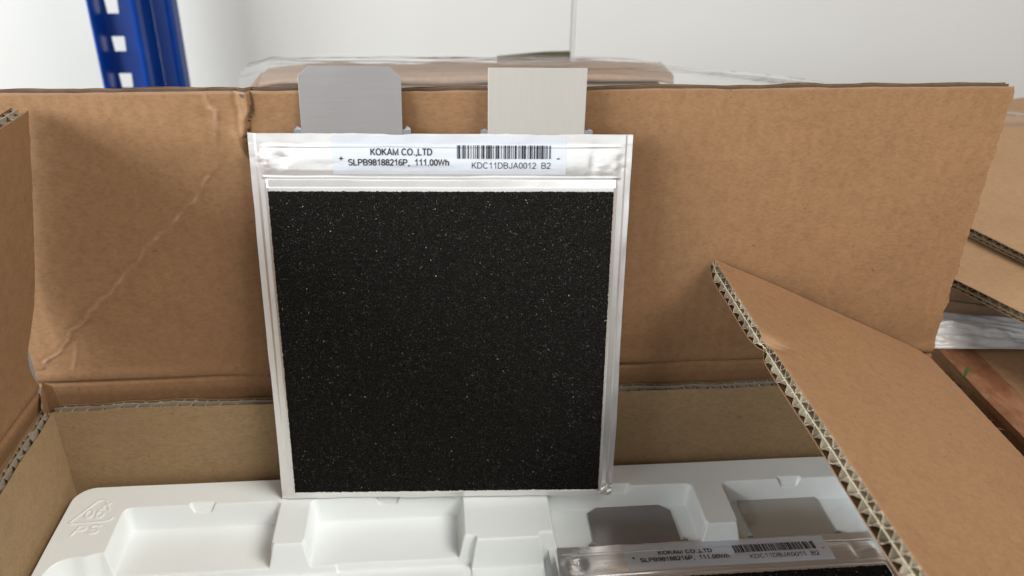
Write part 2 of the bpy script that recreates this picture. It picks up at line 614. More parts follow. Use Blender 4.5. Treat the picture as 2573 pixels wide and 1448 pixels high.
# right flap, bent down over the tray
RT = np.array([0.2429 - 0.3868, 0, 0.1319 - H2])
RBv = RT / np.linalg.norm(RT)
RN = np.array([-RBv[2], 0, RBv[0]]) * -1.0      # up and to the right


def right_disp(a, b):
    h = 0.0011 * fbm(a / 0.10, b / 0.10, 23, 2) + 0.00004 * np.sin(2 * np.pi * a / 0.0062) + 0.00004 * fbm(a / 0.010, b / 0.010, 28, 2)
    jb = b + 0.0005 * vnoise(a / 0.03, a * 0, 35)
    h = h - 0.0018 * np.exp(-(jb / 0.010) ** 2) - 0.9 * np.clip(-b + 0.001, 0, 1)
    d = np.hypot((a - 0.083) / 0.0062, (b - 0.1590) / 0.012)
    h = h - 0.0032 * np.exp(-d ** 2)
    dd, s = poly_dist(a + 0.0008 * vnoise(b / 0.004, a / 0.004, 81), b, [(0.086, 0.160), (0.0835, 0.151), (0.088, 0.142)])
    h = h + 0.0009 * np.exp(-(dd / 0.0009) ** 2)
    dd, s = poly_dist(a, b + 0.0006 * vnoise(a / 0.004, b / 0.004, 82), [(0.079, 0.160), (0.0795, 0.153), (0.083, 0.147)])
    return h - 0.0009 * np.exp(-(dd / 0.0009) ** 2)


def right_crush(a):
    c = 0.97 + 0.05 * vnoise(a / 0.02, a * 0, 83)
    c = c - 0.62 * np.exp(-((a - 0.083) / 0.007) ** 2) - 0.45 * np.exp(-(a / 0.006) ** 2)
    return np.clip(c, 0.3, 1.0)


board('right_flap', carton, np.array([XR, YF - 0.0008, H2]) - CO, (0, -1, 0), RBv, RN, 0.0, 0.34, 0.1597,
      M['kraft_flap'], right_disp, b0=-0.0035, T=0.0084, flute='flute_pale', core_depth=0.026, chaos=0.7,
      wear=lambda a, b: 1.2 * np.exp(-np.hypot((a - 0.0825) / 0.0035, (b - 0.157) / 0.006) ** 2) + 0.4 * sstep((b - 0.1585) / 0.001), edge_a0=lambda b: 0.0004 * fbm(b / 0.006, b * 0, 91, 3),
      crush=right_crush, seed=95, split=0.42, per=(0.0062, 0.0080), res=0.0013,
      edge_top=lambda a: -0.0022 * np.exp(-((a - 0.083) / 0.005) ** 2),
      label='right flap bent inward, its fluted edge dented')

# walls of the carton below the hinges
W = M['kraft_flap']
for nm, bb in (('back_wall', (XL - 0.007, XR + 0.006, YF + 0.0004, YF + 0.0068, FLOOR + 0.007, H2 - 0.021)),
               ('left_wall', (XL - 0.0068, XL - 0.0004, -0.315, YF - 0.0002, FLOOR + 0.007, H2 - 0.015)),
               ('right_wall', (XR + 0.0006, XR + 0.0064, -0.315, YF - 0.0002, FLOOR + 0.007, H2 - 0.016)),
               ('front_wall', (XL - 0.007, XR + 0.006, -0.322, -0.3152, FLOOR + 0.007, H2)),
               ('bottom', (XL - 0.007, XR + 0.006, -0.322, YF + 0.0068, FLOOR + 0.0005, FLOOR + 0.0066))):
    v, f = box_vf(*bb)
    mesh_obj(nm, np.array(v) - CO, f, W, carton)
# small folded gusset in the far left corner
g = np.array([(-.1275, .0275, .0460), (-.1205, .0270, .0460), (-.1215, .0262, .0640), (-.1265, .0262, .0665),
              (-.1262, .0180, .0480), (-.1262, .0200, .0600)]) - CO
mesh_obj('corner_gusset', g, [(0, 1, 2, 3), (4, 0, 3, 5)], W, carton)

# ------------------------------------------------------------------ inner liner (sleeve standing inside the carton)
liner_root = empty('cardboard_liner', Matrix.Translation((0.129, -0.13, FLOOR + 0.007)))
tag(liner_root, 'paler olive brown corrugated liner standing inside the carton around the tray', 'liner')
LO = np.array([0.129, -0.13, FLOOR + 0.007])


def lin_disp(seed):
    return lambda a, b: 0.0006 * fbm(a / 0.08, b / 0.08, seed, 2) + 0.00004 * fbm(a / 0.01, b / 0.01, seed + 5, 2)


soft = lambda seed: (lambda a: np.clip(0.86 + 0.14 * vnoise(a / 0.012, a * 0, seed), 0.5, 1))
XLi, XRi = -0.1217, 0.3790
LH = H1 - (FLOOR + 0.0075)
zb = FLOOR + 0.0075
board('back_panel', liner_root, np.array([0, YB, zb]) - LO, (1, 0, 0), (0, 0, 1), (0, -1, 0), XLi - 0.0015, XRi, LH,
      M['kraft_liner'], lin_disp(103), T=0.0082, flute='flute_grey', chaos=1.0, seed=111, lean=1.0, crush=soft(112), b0=0.05,
      edge_top=lambda a: 0.0005 * fbm(a / 0.02, a * 0, 113, 3))
board('left_panel', liner_root, np.array([XLi, YB, zb]) - LO, (0, -1, 0), (0, 0, 1), (1, 0, 0), 0.0, 0.33, LH - 0.0005,
      M['kraft_liner'], lin_disp(123), T=0.0082, flute='flute_grey', chaos=1.0, seed=131, lean=0.4, crush=soft(132), b0=0.05,
      edge_a0=lambda b: 0.0004 + 0.0 * b, edge_top=lambda a: 0.0006 * fbm(a / 0.02, a * 0, 133, 3))
board('right_panel', liner_root, np.array([XRi + 0.0003, YB, zb]) - LO, (0, -1, 0), (0, 0, 1), (-1, 0, 0), 0.0005, 0.33,
      LH - 0.002, M['kraft_liner'], lin_disp(143), seed=151, lean=0.4, crush=soft(152), b0=0.05, res=0.004)
v, f = box_vf(XLi, XRi, -0.3145, -0.3085, zb + 0.001, H1)
mesh_obj('front_panel', np.array(v) - LO, f, M['kraft_liner'], liner_root)

# ------------------------------------------------------------------ moulded tray
MMv = 0.001


def rbox(x, y, x0, x1, y0, y1, r):
    """signed distance to a rounded rectangle (mm), negative inside"""
    cx, cy, hx, hy = (x0 + x1) / 2, (y0 + y1) / 2, (x1 - x0) / 2, (y1 - y0) / 2
    qx, qy = np.abs(x - cx) - hx + r, np.abs(y - cy) - hy + r
    return np.hypot(np.maximum(qx, 0), np.maximum(qy, 0)) + np.minimum(np.maximum(qx, qy), 0) - r


def cavity(d, depth, w):
    """rim at d=0, vertical drop spread over w with rounded shoulders"""
    t = np.clip(-d / w, 0, 1)
    t = 0.6 * t + 0.4 * (t * t * (3 - 2 * t))
    return -depth * t


ARC = lambda cx, cy, rx, ry, a0, a1, n=12: [(cx + rx * math.cos(math.radians(a0 + (a1 - a0) * k / n)),
                                          cy + ry * math.sin(math.radians(a0 + (a1 - a0) * k / n))) for k in range(n + 1)]
STROKES = [
    [(-112.2, -12.6), (-111.0, -13.3), (-102.0, -13.0), (-94.0, -12.4), (-91.5, -11.6), (-90.6, -10.0)],
    [(-112.6, -12.0), (-108.5, -5.5), (-103.9, 2.6), (-102.2, 4.6), (-100.0, 4.9)],
    [(-99.0, 4.4), (-96.6, 0.8), (-94.2, -4.0)], [(-98.6, -0.6), (-96.6, 0.4), (-95.4, 1.6)],
    ARC(-104.2, -6.3, 1.9, 3.0, 0, 360), ARC(-98.3, -7.2, 1.9, 2.1, 0, 360), ARC(-97.3, -6.2, 3.0, 3.8, 100, 185),
    [(-108.2, -22.2), (-106.0, -15.6), (-102.8, -15.8), (-102.2, -17.6), (-104.0, -18.9), (-106.6, -18.9)],
    ARC(-97.2, -16.9, 2.3, 1.5, 30, 260, 10) + ARC(-97.8, -19.9, 2.3, 1.6, 80, -150, 10),
]


def tray_h(x, y):
    """height of the tray in mm above its rim"""
    h = np.zeros_like(x)
    # tab pockets
    for x0, x1 in ((-86.5, 0.4), (15.6, 102.2), (150.2, 237.0), (253.2, 340.0)):
        draft = 0.075 * np.clip(-y, 0, 40)
        h = np.minimum(h, cavity(rbox(x, y, x0, x1, -70, -2.6, 5.0), 14.2, 3.4))
    # catches in the rear walls
    for xc in (-44.0, 59.5, 193.0, 296.0):
        h = np.minimum(h, cavity(rbox(x, y, xc - 7.2, xc + 7.2, -14, -0.4, 1.0), 4.6, 2.6) *
                       1.0 * (y > -8) + 0 * h)
    # body nests, a little deeper
    jog = 2.6 * (1 - sstep((x + 97) / 9.0)) * (x < -60)
    h = np.minimum(h, cavity(rbox(x, y + jog, -112.5, 70.0, -250, -36.2, 12.0), 19.0, 4.0))
    h = np.minimum(h, cavity(rbox(x, y, 30.0, 108.6, -250, -36.0, 2.2), 19.0, 3.4))
    h = np.minimum(h, cavity(rbox(x, y, 142.4, 200.0, -250, -36.0, 2.2), 19.0, 3.4))
    h = np.minimum(h, cavity(rbox(x, y, 160.0, 362.0, -250, -36.2, 10.0), 19.0, 4.0))
    # finger bay between the nests
    h = np.minimum(h, cavity(rbox(x, y, 99.0, 154.0, -250, -39.4, 2.0), 18.0, 3.6))
    # the tab-pocket floors stay as shelves behind the nests
    h = h - 0.7 * np.exp(-((x - 144.5) / 0.9) ** 2) * (y < -46)
    # dividers between the tab pockets stand to rim height up to y=-34
    for x0, x1, yf in ((0.4, 15.4, -34.2), (237.4, 253.2, -34.4)):
        d = np.maximum(rbox(x, y, x0 - 1.2, x1 + 1.2, yf - 0.4, 20, 1.4), -9)
        block = 0 - 14.5 * sstep((d + 0.2) / 2.6)
        h = np.where(y > yf - 4.5, np.maximum(h, block), h)
    # moulded mark
    near = (x < -84) & (x > -118) & (y > -26) & (y < 9)
    if near.any():
        xs, ys = x[near], y[near]
        e = np.zeros_like(xs)
        for st in STROKES:
            d, _ = poly_dist(xs, ys, st)
            e = np.maximum(e, 0.44 * np.exp(-(d / 0.62) ** 2))
        h[near] += e
    # outer lip rolls over
    d = rbox(x, y, -118.4, 375.5, -302, 16.2, 12.0)
    h = h - 9.0 * sstep((d + 0.4) / 1.8)
    h = h + 0.25 * fbm(x / 60, y / 50, 77, 2)
    return h


gx = np.concatenate([np.arange(-121, -84, 0.32), np.arange(-84, 345, 0.55), np.arange(345, 379, 1.5)])
gy = np.concatenate([np.arange(18.4, 8, -0.32), np.arange(8, -26, -0.34), np.arange(-26, -64, -0.42), np.arange(-64, -306, -3.0)])
X, Y = np.meshgrid(gx, gy, indexing='ij')
Hh = tray_h(X, Y)
P = np.stack([X, Y, Hh], -1) * MMv
tray = sheet('plastic_tray', P[:, ::-1], M['tray'], None, 0, None)
tag(tray, 'white moulded plastic tray with empty pockets and a recycling mark', 'tray')

# ------------------------------------------------------------------ pouch cells
PW, PH = 188.0, 206.6
CUP = 2.8


def pouch_n(u, v, seed):
    """front surface of the pouch above its mid plane, mm"""
    h = np.zeros_like(u)
    # cup under the foam
    d = np.maximum.reduce([(5.0 + 0.0 * v) - u, u - 183.2, v - 184.2, 0.2 - v])
    du = np.maximum(6.6 - u, u - 181.4)
    top = np.clip((184.3 - v) / 3.6, 0, 1)
    side = sstep(-du / 1.5)
    bot = sstep((v - 1.6) / 1.8)
    cup = CUP * top * side * bot
    # step line on the side flanges
    fl = 0.55 * sstep((u - 2.9) / 1.0) * sstep((185.4 - u) / 1.0)
    # puffed head between seal and cup
    inside = sstep((u - 4.5) / 5.0) * sstep((184.0 - u) / 5.0)
    hv = np.clip((v - 184.5) / (200.6 - 184.5), 0, 1)
    puff = 1.25 * np.sin(np.pi * hv ** 0.8) ** 0.75 * inside * (v > 184.5) * (v < 200.6)
    wr = fbm(u / 9.0, v / 5.0, seed, 3)
    wl = fbm(u / 40.0, v / 3.2, seed + 4, 2)
    edge_l = np.exp(-((u - 10) / 9.0) ** 2) + np.exp(-((u - 178) / 9.0) ** 2)
    puff = puff * (1 + 0.06 * wr + 0.10 * wl) + hv * (1 - hv) * 1.1 * edge_l * wr * (v < 200.6)
    puff = puff - 1.0 * np.exp(-((u - 15.5) / 3.2) ** 2 - ((v - 193.5) / 5.0) ** 2) \
                - 0.9 * np.exp(-((u - 169) / 2.2) ** 2 - ((v - 192.5) / 6.0) ** 2)
    # ridge along the seal, hairline ridge above the cup
    ridge = 0.40 * np.exp(-((v - 200.7 - 0.3 * vnoise(u / 14, u * 0, seed + 7)) / 0.55) ** 2) * inside
    ridge = ridge + 0.55 * np.exp(-((v - 184.9 - 0.35 * vnoise(u / 20, u * 0, seed + 8)) / 0.7) ** 2) * inside
    seal = 0.22 + 0.14 * fbm(u / 12.0, v / 9.0, seed + 9, 2) * sstep((v - 201) / 1.5)
    h = cup + np.maximum(fl, 0) * 1.0 + puff + ridge + seal
    h = h + 0.12 * fbm(u / 25.0, v / 25.0, seed + 12, 2)
    # wavy free edges and a crumpled low corner
    h = h + 0.5 * np.exp(-((u - PW) / 2.5) ** 2) * fbm(v / 22, v * 0, seed + 14, 2)
    h = h + 1.4 * np.exp(-((u - 184) / 4.0) ** 2 - ((v - 3) / 6.0) ** 2) * fbm(u / 2.5, v / 2.5, seed + 16, 2)
    h = h + 0.5 * np.exp(-(v / 3.0) ** 2) * fbm(u / 18, u * 0, seed + 17, 3)
    return h


def _arc(cx, cy, rx, ry, a0, a1, n=10):
    return [(cx + rx * math.cos(math.radians(a0 + (a1 - a0) * k / n)), cy + ry * math.sin(math.radians(a0 + (a1 - a0) * k / n))) for k in range(n + 1)]


# grotesque capitals and figures as centre-line strokes in a cap-height-1 box: (advance, strokes)
GLYPH = {
    'K': (0.74, [[(.09, 0), (.09, 1)], [(.64, 1), (.09, .40)], [(.28, .58), (.68, 0)]]),
    'O': (0.84, [_arc(.42, .5, .36, .47, 90, 450, 24)]),
    'A': (0.76, [[(.03, 0), (.38, .98), (.73, 0)], [(.15, .32), (.61, .32)]]),
    'M': (0.90, [[(.09, 0), (.09, .97), (.45, .08), (.81, .97), (.81, 0)]]),
    'C': (0.80, [_arc(.42, .5, .35, .47, 42, 318, 20)]),
    'L': (0.64, [[(.09, 1), (.09, .05), (.60, .05)]]),
    'T': (0.68, [[(.03, .95), (.65, .95)], [(.34, .95), (.34, 0)]]),
    'D': (0.78, [[(.09, .05), (.09, .95), (.36, .95)] + _arc(.36, .5, .35, .45, 90, -90, 14)[1:] + [(.09, .05)]]),
    'S': (0.72, [_arc(.36, .735, .27, .225, 25, 250, 12) + _arc(.36, .275, .29, .235, 75, -155, 12)]),
    'P': (0.72, [[(.09, 0), (.09, .95), (.40, .95)] + _arc(.40, .70, .25, .25, 90, -90, 10)[1:] + [(.09, .45)]]),
    'B': (0.74, [[(.09, .05), (.09, .95), (.38, .95)] + _arc(.40, .735, .22, .215, 90, -90, 9)[1:] + [(.09, .52)],
                 [(.38, .52)] + _arc(.40, .285, .27, .235, 90, -90, 9)[1:] + [(.09, .05)]]),
    'J': (0.58, [[(.46, 1), (.46, .28)] + _arc(.27, .28, .19, .235, 0, -180, 9)[1:]]),
    'W': (1.00, [[(.03, 1), (.26, .05), (.50, .95), (.74, .05), (.97, 1)]]),
    'h': (0.60, [[(.08, 1), (.08, 0)], [(.08, .45)] + _arc(.29, .45, .21, .24, 160, 0, 8) + [(.50, 0)]]),
    '0': (0.60, [_arc(.30, .5, .235, .46, 90, 450, 20)]),
    '1': (0.60, [[(.10, .70), (.26, .80), (.37, .98), (.37, 0)]]),
    '2': (0.60, [_arc(.30, .70, .23, .26, 165, -35, 10) + [(.07, .05), (.55, .05)]]),
    '6': (0.60, [_arc(.31, .31, .235, .265, 90, 450, 16), _arc(.36, .48, .29, .48, 60, 185, 10)]),
    '8': (0.60, [_arc(.30, .745, .20, .215, 90, 450, 16), _arc(.30, .28, .24, .24, 90, 450, 16)]),
    '9': (0.60, [_arc(.29, .69, .235, .265, 90, 450, 16), _arc(.24, .52, .29, .48, 5, -120, 10)]),
    '.': (0.30, [[(.15, -.01), (.15, .13)]]), ',': (0.30, [[(.16, .12), (.15, -.02), (.08, -.17)]]),
    ' ': (0.32, []),
    '+': (0.70, [[(.35, .12), (.35, .86)], [(-.02, .49), (.72, .49)]]), '-': (0.50, [[(.0, .40), (.42, .40)]]),
}


def ribbon(pts, w):
    """quads of width w along a polyline"""
    p = np.array(pts, float)
    d = np.diff(p, axis=0)
    d /= np.linalg.norm(d, axis=1, keepdims=True) + 1e-9
    closed = np.linalg.norm(p[0] - p[-1]) < 1e-6
    V, k = [], len(p)
    for i in range(k):
        d0 = d[i - 1] if i else (d[-1] if closed else d[0])
        d1 = d[i] if i < k - 1 else (d[0] if closed else d[-1])
        t = d0 + d1
        t = t / (np.linalg.norm(t) + 1e-9)
        n = np.array([-t[1], t[0]])
        c = max(0.42, abs(float(n @ np.array([-d1[1], d1[0]]))))
        V += [p[i] + n * w / 2 / c, p[i] - n * w / 2 / c]
    return V, [(2 * i, 2 * i + 1, 2 * i + 3, 2 * i + 2) for i in range(k - 1)]


def text_mesh(name, body, x, y, width, cap, mat, parent, surf, weight):
    """lettering as ribbons laid on the surface function surf(u,v)->n (mm)"""
    V, F, pen = [], [], 0.0
    adv = sum(GLYPH[c][0] for c in body)
    k = width / adv
    lift = 0
    for c in body:
        a, strokes = GLYPH[c]
        for st in strokes:
            st2 = [(x + (pen + 0.03 + p[0] * 0.90) * k, y + p[1] * cap) for p in st]
            rv, rf = ribbon(st2, weight)
            b = len(V)
            V += [(p[0], p[1], 0.42 + 0.004 * (lift % 3)) for p in rv]
            F += [tuple(b + i for i in f) for f in rf]
            lift += 1
        pen += a
    V = np.array(V)
    V[:, 2] += surf(V[:, 0], V[:, 1])
    return mesh_obj(name, V * MMv, F, mat, parent)


def bars(seed):
    r = random.Random(seed)
    out, x = [], 0.0
    while x < 150:
        w = r.choice((1, 1, 1, 2, 2, 3))
        out.append((x, x + w))
        x += w + r.choice((1, 1, 1, 2, 2, 3))
    s = out[-1][1]
    return [(a / s, b / s) for a, b in out]


def make_cell(label, serial, matrix, seed, crease_amp=1.0):
    """local frame: x across, y up along the cell, z out of its face"""
    root = empty('battery_cell', matrix)
    tag(root, label, 'battery', 'pouch battery cells')
    us = np.concatenate([np.linspace(0, 8, 22), np.arange(8.9, 179.5, 0.9), np.linspace(180, PW, 22)])
    vs = np.concatenate([np.linspace(-0.8, 6, 20), np.arange(8, 176, 2.0), np.linspace(176.5, PH, 76)])
    U, V = np.meshgrid(us, vs, indexing='ij')
    surf = lambda u, v: pouch_n(u, v, seed)
    N = surf(U, V)
    # outline is not ruler straight
    Uo = U + 0.35 * fbm(V / 30, V * 0, seed + 2, 2) * ((U < 1) | (U > PW - 1))
    Vo = V + (0.35 * fbm(U / 12, U * 0, seed + 3, 3)) * sstep((V - 203) / 4)
    pouch = sheet('pouch', np.stack([Uo, Vo, N], -1) * MMv, M['foil'], root)
    # rear half of the pouch
    ub, vb = np.meshgrid(np.linspace(0, PW, 90), np.linspace(-0.8, PH, 90), indexing='ij')
    nb = -0.25 - 4.6 * sstep((ub - 5) / 4) * sstep((183 - ub) / 4) * sstep((vb - 0.5) / 4) * sstep((184 - vb) / 5)
    sheet('pouch_back', np.stack([ub, vb, nb], -1)[:, ::-1] * MMv, M['foil'], root)

    # foam pad: rough front sheet with side skirt
    fu, fv = np.arange(8.2, 179.61, 0.8), np.arange(5.0, 179.4, 0.8)
    FU, FV = np.meshgrid(fu, fv, indexing='ij')
    rr = np.random.default_rng(seed + 90)
    FN = CUP + 1.5 + 0.16 * rr.standard_normal(FU.shape)
    edge = np.minimum.reduce([FU - 8.2, 179.4 - FU, FV - 5.0, 179.4 - FV])
    FN -= 0.5 * np.exp(-(edge / 0.8) ** 2)
    jk = 0.07 + 0.15 * sstep(edge / 2.0)
    jag = jk * rr.standard_normal(FU.shape)
    jag2 = jk * rr.standard_normal(FU.shape)
    foam = sheet('foam_pad', np.stack([FU + jag, FV + jag2, FN], -1) * MMv, M['foam'], root, 0.0016, (0, 0, 1), smooth=False)
    # glossy cell membranes, uncountable
    K = 52000
    c = np.stack([rr.uniform(8.5, 179.1, K), rr.uniform(5.4, 179.0, K), np.full(K, CUP + 1.62)], 1)
    nrm = rr.standard_normal((K, 3)) * np.array([0.75, 0.75, 0.35]) + np.array([0, 0.15, 0.75])
    nrm /= np.linalg.norm(nrm, axis=1, keepdims=True)
    t = np.cross(nrm, rr.standard_normal((K, 3)))
    t /= np.linalg.norm(t, axis=1, keepdims=True)
    bt = np.cross(nrm, t)
    sz = 0.08 + 0.18 * rr.random(K)[:, None] ** 2
    el = 0.35 + 0.6 * rr.random(K)[:, None]
    q = np.stack([c - t * sz, c + bt * sz * el, c + t * sz, c - bt * sz * el], 1).reshape(-1, 3)
    mem = np_mesh('foam_membranes', q * MMv, np.arange(4 * K).reshape(-1, 4), M['membrane'], foam, smooth=False)
    tag(mem, kind='stuff')

    # terminal tabs
    def tab(nm, pts, mt, n0, bend):
        th = 0.35
        # strips in v so the tab can bow slightly
        lo, hi = min(p[1] for p in pts), max(p[1] for p in pts)
        k = len(pts)
        fz = lambda p: n0 + bend * ((p[1] - lo) / (hi - lo)) ** 2
        vv = [(p[0], p[1], fz(p)) for p in pts] + [(p[0], p[1], fz(p) - th) for p in pts]
        ff = [tuple(range(k)), tuple(range(2 * k - 1, k - 1, -1))] + \
             [((i + 1) % k, i, k + i, k + (i + 1) % k) for i in range(k)]
        o = mesh_obj(nm, np.array(vv) * MMv, ff, mt, root)
        md = o.modifiers.new('bevel', 'BEVEL')
        md.width, md.segments = 0.00012, 2
        return o
    tab('positive_tab', [(26.2, 205), (75.0, 205), (75.1, 233.4), (69.3, 238.6), (32.0, 238.6), (26.1, 234.2)], M['tab_grey'], 0.15, -1.0)
    tab('negative_tab', [(116.5, 205), (163.8, 205), (164.4, 238.3), (116.6, 238.2)], M['tab_silver'], 0.15, -0.6)
    for a0, a1 in ((22.5, 79.0), (113.0, 168.0)):
        v8, f8 = box_vf(a0, a1, 205.5, 208.7, -0.5, -0.02)
        mesh_obj('sealing_strip', np.array(v8) * MMv, f8, M['tab_film'], root)
    for a0, w, hgt in ((22.8, 3.6, 1.7), (75.8, 3.4, 2.0), (113.4, 2.6, 0.9), (165.0, 2.6, 0.9)):
        mesh_obj('film_tip', np.array([(a0, 208.4, 0.2), (a0 + w, 208.4, 0.25), (a0 + w * 0.8, 208.5 + hgt * 0.6, 0.3),
                                      (a0 + w * 0.42, 208.5 + hgt, 0.6)]) * MMv, [(0, 1, 2, 3)], M['clear_tip'], root)

    # label with print
    lu, lv = np.meshgrid(np.linspace(40.6, 155.2, 240), np.linspace(186.9, 205.5, 90), indexing='ij')
    lab = sheet('label', np.stack([lu, lv, surf(lu, lv) + 0.14], -1) * MMv, M['label'], root)
    txt = lambda b, x, y, w, c, wt: text_mesh('lettering', b, x, y, w, c, M['ink'], lab, surf, wt)
    txt('KOKAM CO.,LTD', 59.0, 196.45, 30.4, 3.15, 0.54)
    txt('SLPB98188216P,  111.00Wh', 48.0, 191.45, 49.6, 3.0, 0.52)
    txt(serial, 108.4, 190.0, 39.2, 3.05, 0.34)
    txt('+', 43.8, 193.6, 2.0, 2.5, 0.50)
    txt('-', 150.4, 193.9, 1.9, 2.5, 0.55)
    V8, F8 = [], []
    for x0, x1 in bars(seed):
        xa, xb = 101.4 + 46.0 * x0, 101.4 + 46.0 * x1
        ys = np.linspace(194.8, 201.3, 9)
        for j, yy in enumerate(ys):
            for xx in (xa, xb):
                V8.append((xx, yy, float(surf(np.array([xx]), np.array([yy]))[0]) + 0.42))
            if j:
                k = len(V8)
                F8.append((k - 4, k - 3, k - 1, k - 2))
    mesh_obj('barcode', np.array(V8) * MMv, F8, M['ink'], lab)
    return root


psi, lean = -0.04889, 0.13121
ex = Vector((math.cos(psi), math.sin(psi), 0))
nh = Vector((-math.sin(psi), math.cos(psi), 0))
upv = Vector((0, 0, 1)) * math.cos(lean) + nh * math.sin(lean)
nz = ex.cross(upv)
mw = Matrix.Identity(4)
for i in range(3):
    mw[i][0], mw[i][1], mw[i][2] = ex[i], upv[i], nz[i]
mw[2][3] = 0.0012
make_cell('silver pouch battery cell with black foam pad standing upright against the back flap',
          'KDC11DBJA0012  B2', mw, 200)
ml = Matrix.Rotation(0.004, 4, 'Z')
ml[0][3], ml[1][3], ml[2][3] = 0.1490, -0.0370 - 0.2074, -0.0120
make_cell('silver pouch battery cell lying flat in the right hand nest of the tray',
          'KDC11DBJA0011  B2', ml, 330)

# ------------------------------------------------------------------ blue rack upright
post = empty('rack_upright', Matrix.Translation((-0.30, 0.82, FLOOR)))
tag(post, 'blue lacquered steel rack upright with a row of square slots', 'rack post')
PO = np.array([-0.30, 0.82, FLOOR])
post.scale = (0.955, 1, 1)
post.location.x -= 0.0105
zt = 1.3
def profile(nm, pts, th=0.002):
    """sheet-steel strip bent along pts in plan, extruded upward"""
    pts = [np.array(p, float) for p in pts]
    nrm = []
    for i in range(len(pts)):
        a, c = pts[max(i - 1, 0)], pts[min(i + 1, len(pts) - 1)]
        d = (c - a) / np.linalg.norm(c - a)
        nrm.append(np.array([d[1], -d[0]]))
    ring = pts + [p - n * th for p, n in zip(pts[::-1], nrm[::-1])]
    k = len(ring)
    v = [(p[0], p[1], FLOOR) for p in ring] + [(p[0], p[1], zt) for p in ring]
    f = [(i, (i + 1) % k, k + (i + 1) % k, k + i) for i in range(k)] + [tuple(range(k - 1, -1, -1)), tuple(range(k, 2 * k))]
    return mesh_obj(nm, np.array(v) - PO, f, M['blue'], post)
profile('side_flange', [(-.3500, .826), (-.3495, .812), (-.3475, .806), (-.3440, .804), (-.3415, .808), (-.3405, .815), (-.3400, .842)])
profile('centre_rib', [(-.2965, .842), (-.2925, .812), (-.2890, .802), (-.2850, .799), (-.2805, .802), (-.2780, .810), (-.2740, .842)])
profile('return_flange', [(-.2740, .8425), (-.2560, .8440), (-.2525, .8400), (-.2480, .838), (-.2455, .842), (-.2440, .862)])
# perforated web between flange and rib
xa, xb = -0.3400, -0.2965
z = FLOOR
Vv, Ff = [], []
def quad4(p):
    k = len(Vv)
    Vv.extend(p)
    Ff.append((k, k + 1, k + 2, k + 3))
yw = 0.8400
def pl(x0, x1, z0, z1, y=yw):
    quad4([(x0, y, z0), (x1, y, z0), (x1, y, z1), (x0, y, z1)])
zc = 0.1262 - 0.0500 * 4
prev = FLOOR
while zc < zt - 0.03:
    z0, z1 = zc - 0.0105, zc + 0.0095
    hx0, hx1 = -0.3365, -0.3185
    pl(xa, xb, prev, z0)
    for s in (0, 1):
        pass
    tp = 0.0012     # slots narrow slightly downwards
    quad4([(xa, yw, z0), (hx0 + tp, yw, z0), (hx0, yw, z1), (xa, yw, z1)])
    quad4([(hx1 - tp, yw, z0), (xb, yw, z0), (xb, yw, z1), (hx1, yw, z1)])
    yb_ = yw + 0.002
    for p0, p1 in (((hx0 + tp, z0), (hx1 - tp, z0)), ((hx1 - tp, z0), (hx1, z1)), ((hx1, z1), (hx0, z1)), ((hx0, z1), (hx0 + tp, z0))):
        quad4([(p0[0], yw, p0[1]), (p1[0], yw, p1[1]), (p1[0], yb_, p1[1]), (p0[0], yb_, p0[1])])
    prev = z1
    zc += 0.050
pl(xa, xb, prev, zt)
mesh_obj('slotted_web', np.array(Vv) - PO, Ff, M['blue'], post)

# ------------------------------------------------------------------ film-wrapped bundle behind the flap
bundle = empty('cardboard_bundle', Matrix.Translation((0.12, 0.58, FLOOR)))
tag(bundle, 'bundle of flat pinkish cardboard sheets wrapped in film behind the back flap', 'cardboard')
BO = np.array([0.12, 0.58, FLOOR])
zz, k = FLOOR + 0.001, 0
r2 = random.Random(4)
while zz < 0.128:
    t = 0.0052 + r2.random() * 0.0016
    j = r2.uniform(-0.004, 0.004)
    sp = (0.135 - zz) * 0.35
    x0, x1 = -0.069 - sp + r2.uniform(-.004, .004), 0.305 + r2.uniform(-.012, .006)
    y0 = 0.405 + r2.uniform(-.008, .006)
    v, f = box_vf(x0, x1, y0, 0.455 + j, zz, zz + t - 0.0012)
    o = mesh_obj('cardboard_sheet', np.array(v) - BO, f, M['bundle'], bundle)
    md = o.modifiers.new('bevel', 'BEVEL')
    md.width, md.segments = 0.001, 2
    zz += t
# loose rolled top sheet with a rounded front edge
s, t = np.meshgrid(np.linspace(-0.067, 0.314, 120), np.linspace(0, 1, 30), indexing='ij')
ang = np.clip(t / 0.35, 0, 1) * np.pi
rr_ = 0.0034 + 0.0008 * fbm(s / 0.08, s * 0, 404, 2)
yy = 0.402 - rr_ * np.sin(ang) + np.clip((t - 0.35) / 0.65, 0, 1) * 0.05
zz2 = zz + 0.001 + rr_ - rr_ * np.cos(ang) + 0.0015 * fbm(s / 0.05, t / 0.3, 405, 2)
zz2 = zz2 - 0.004 * sstep((s - 0.295) / 0.02) * np.sin(ang) - 0.004 * sstep((-0.045 - s) / 0.03)
sheet('folded_sheet', np.stack([s, yy, zz2], -1) - BO, M['bundle'], bundle)

film1 = None
def film(name, P, mat, label):
    o = sheet(name, P, mat)
    tag(o, label, 'plastic film')
    return o
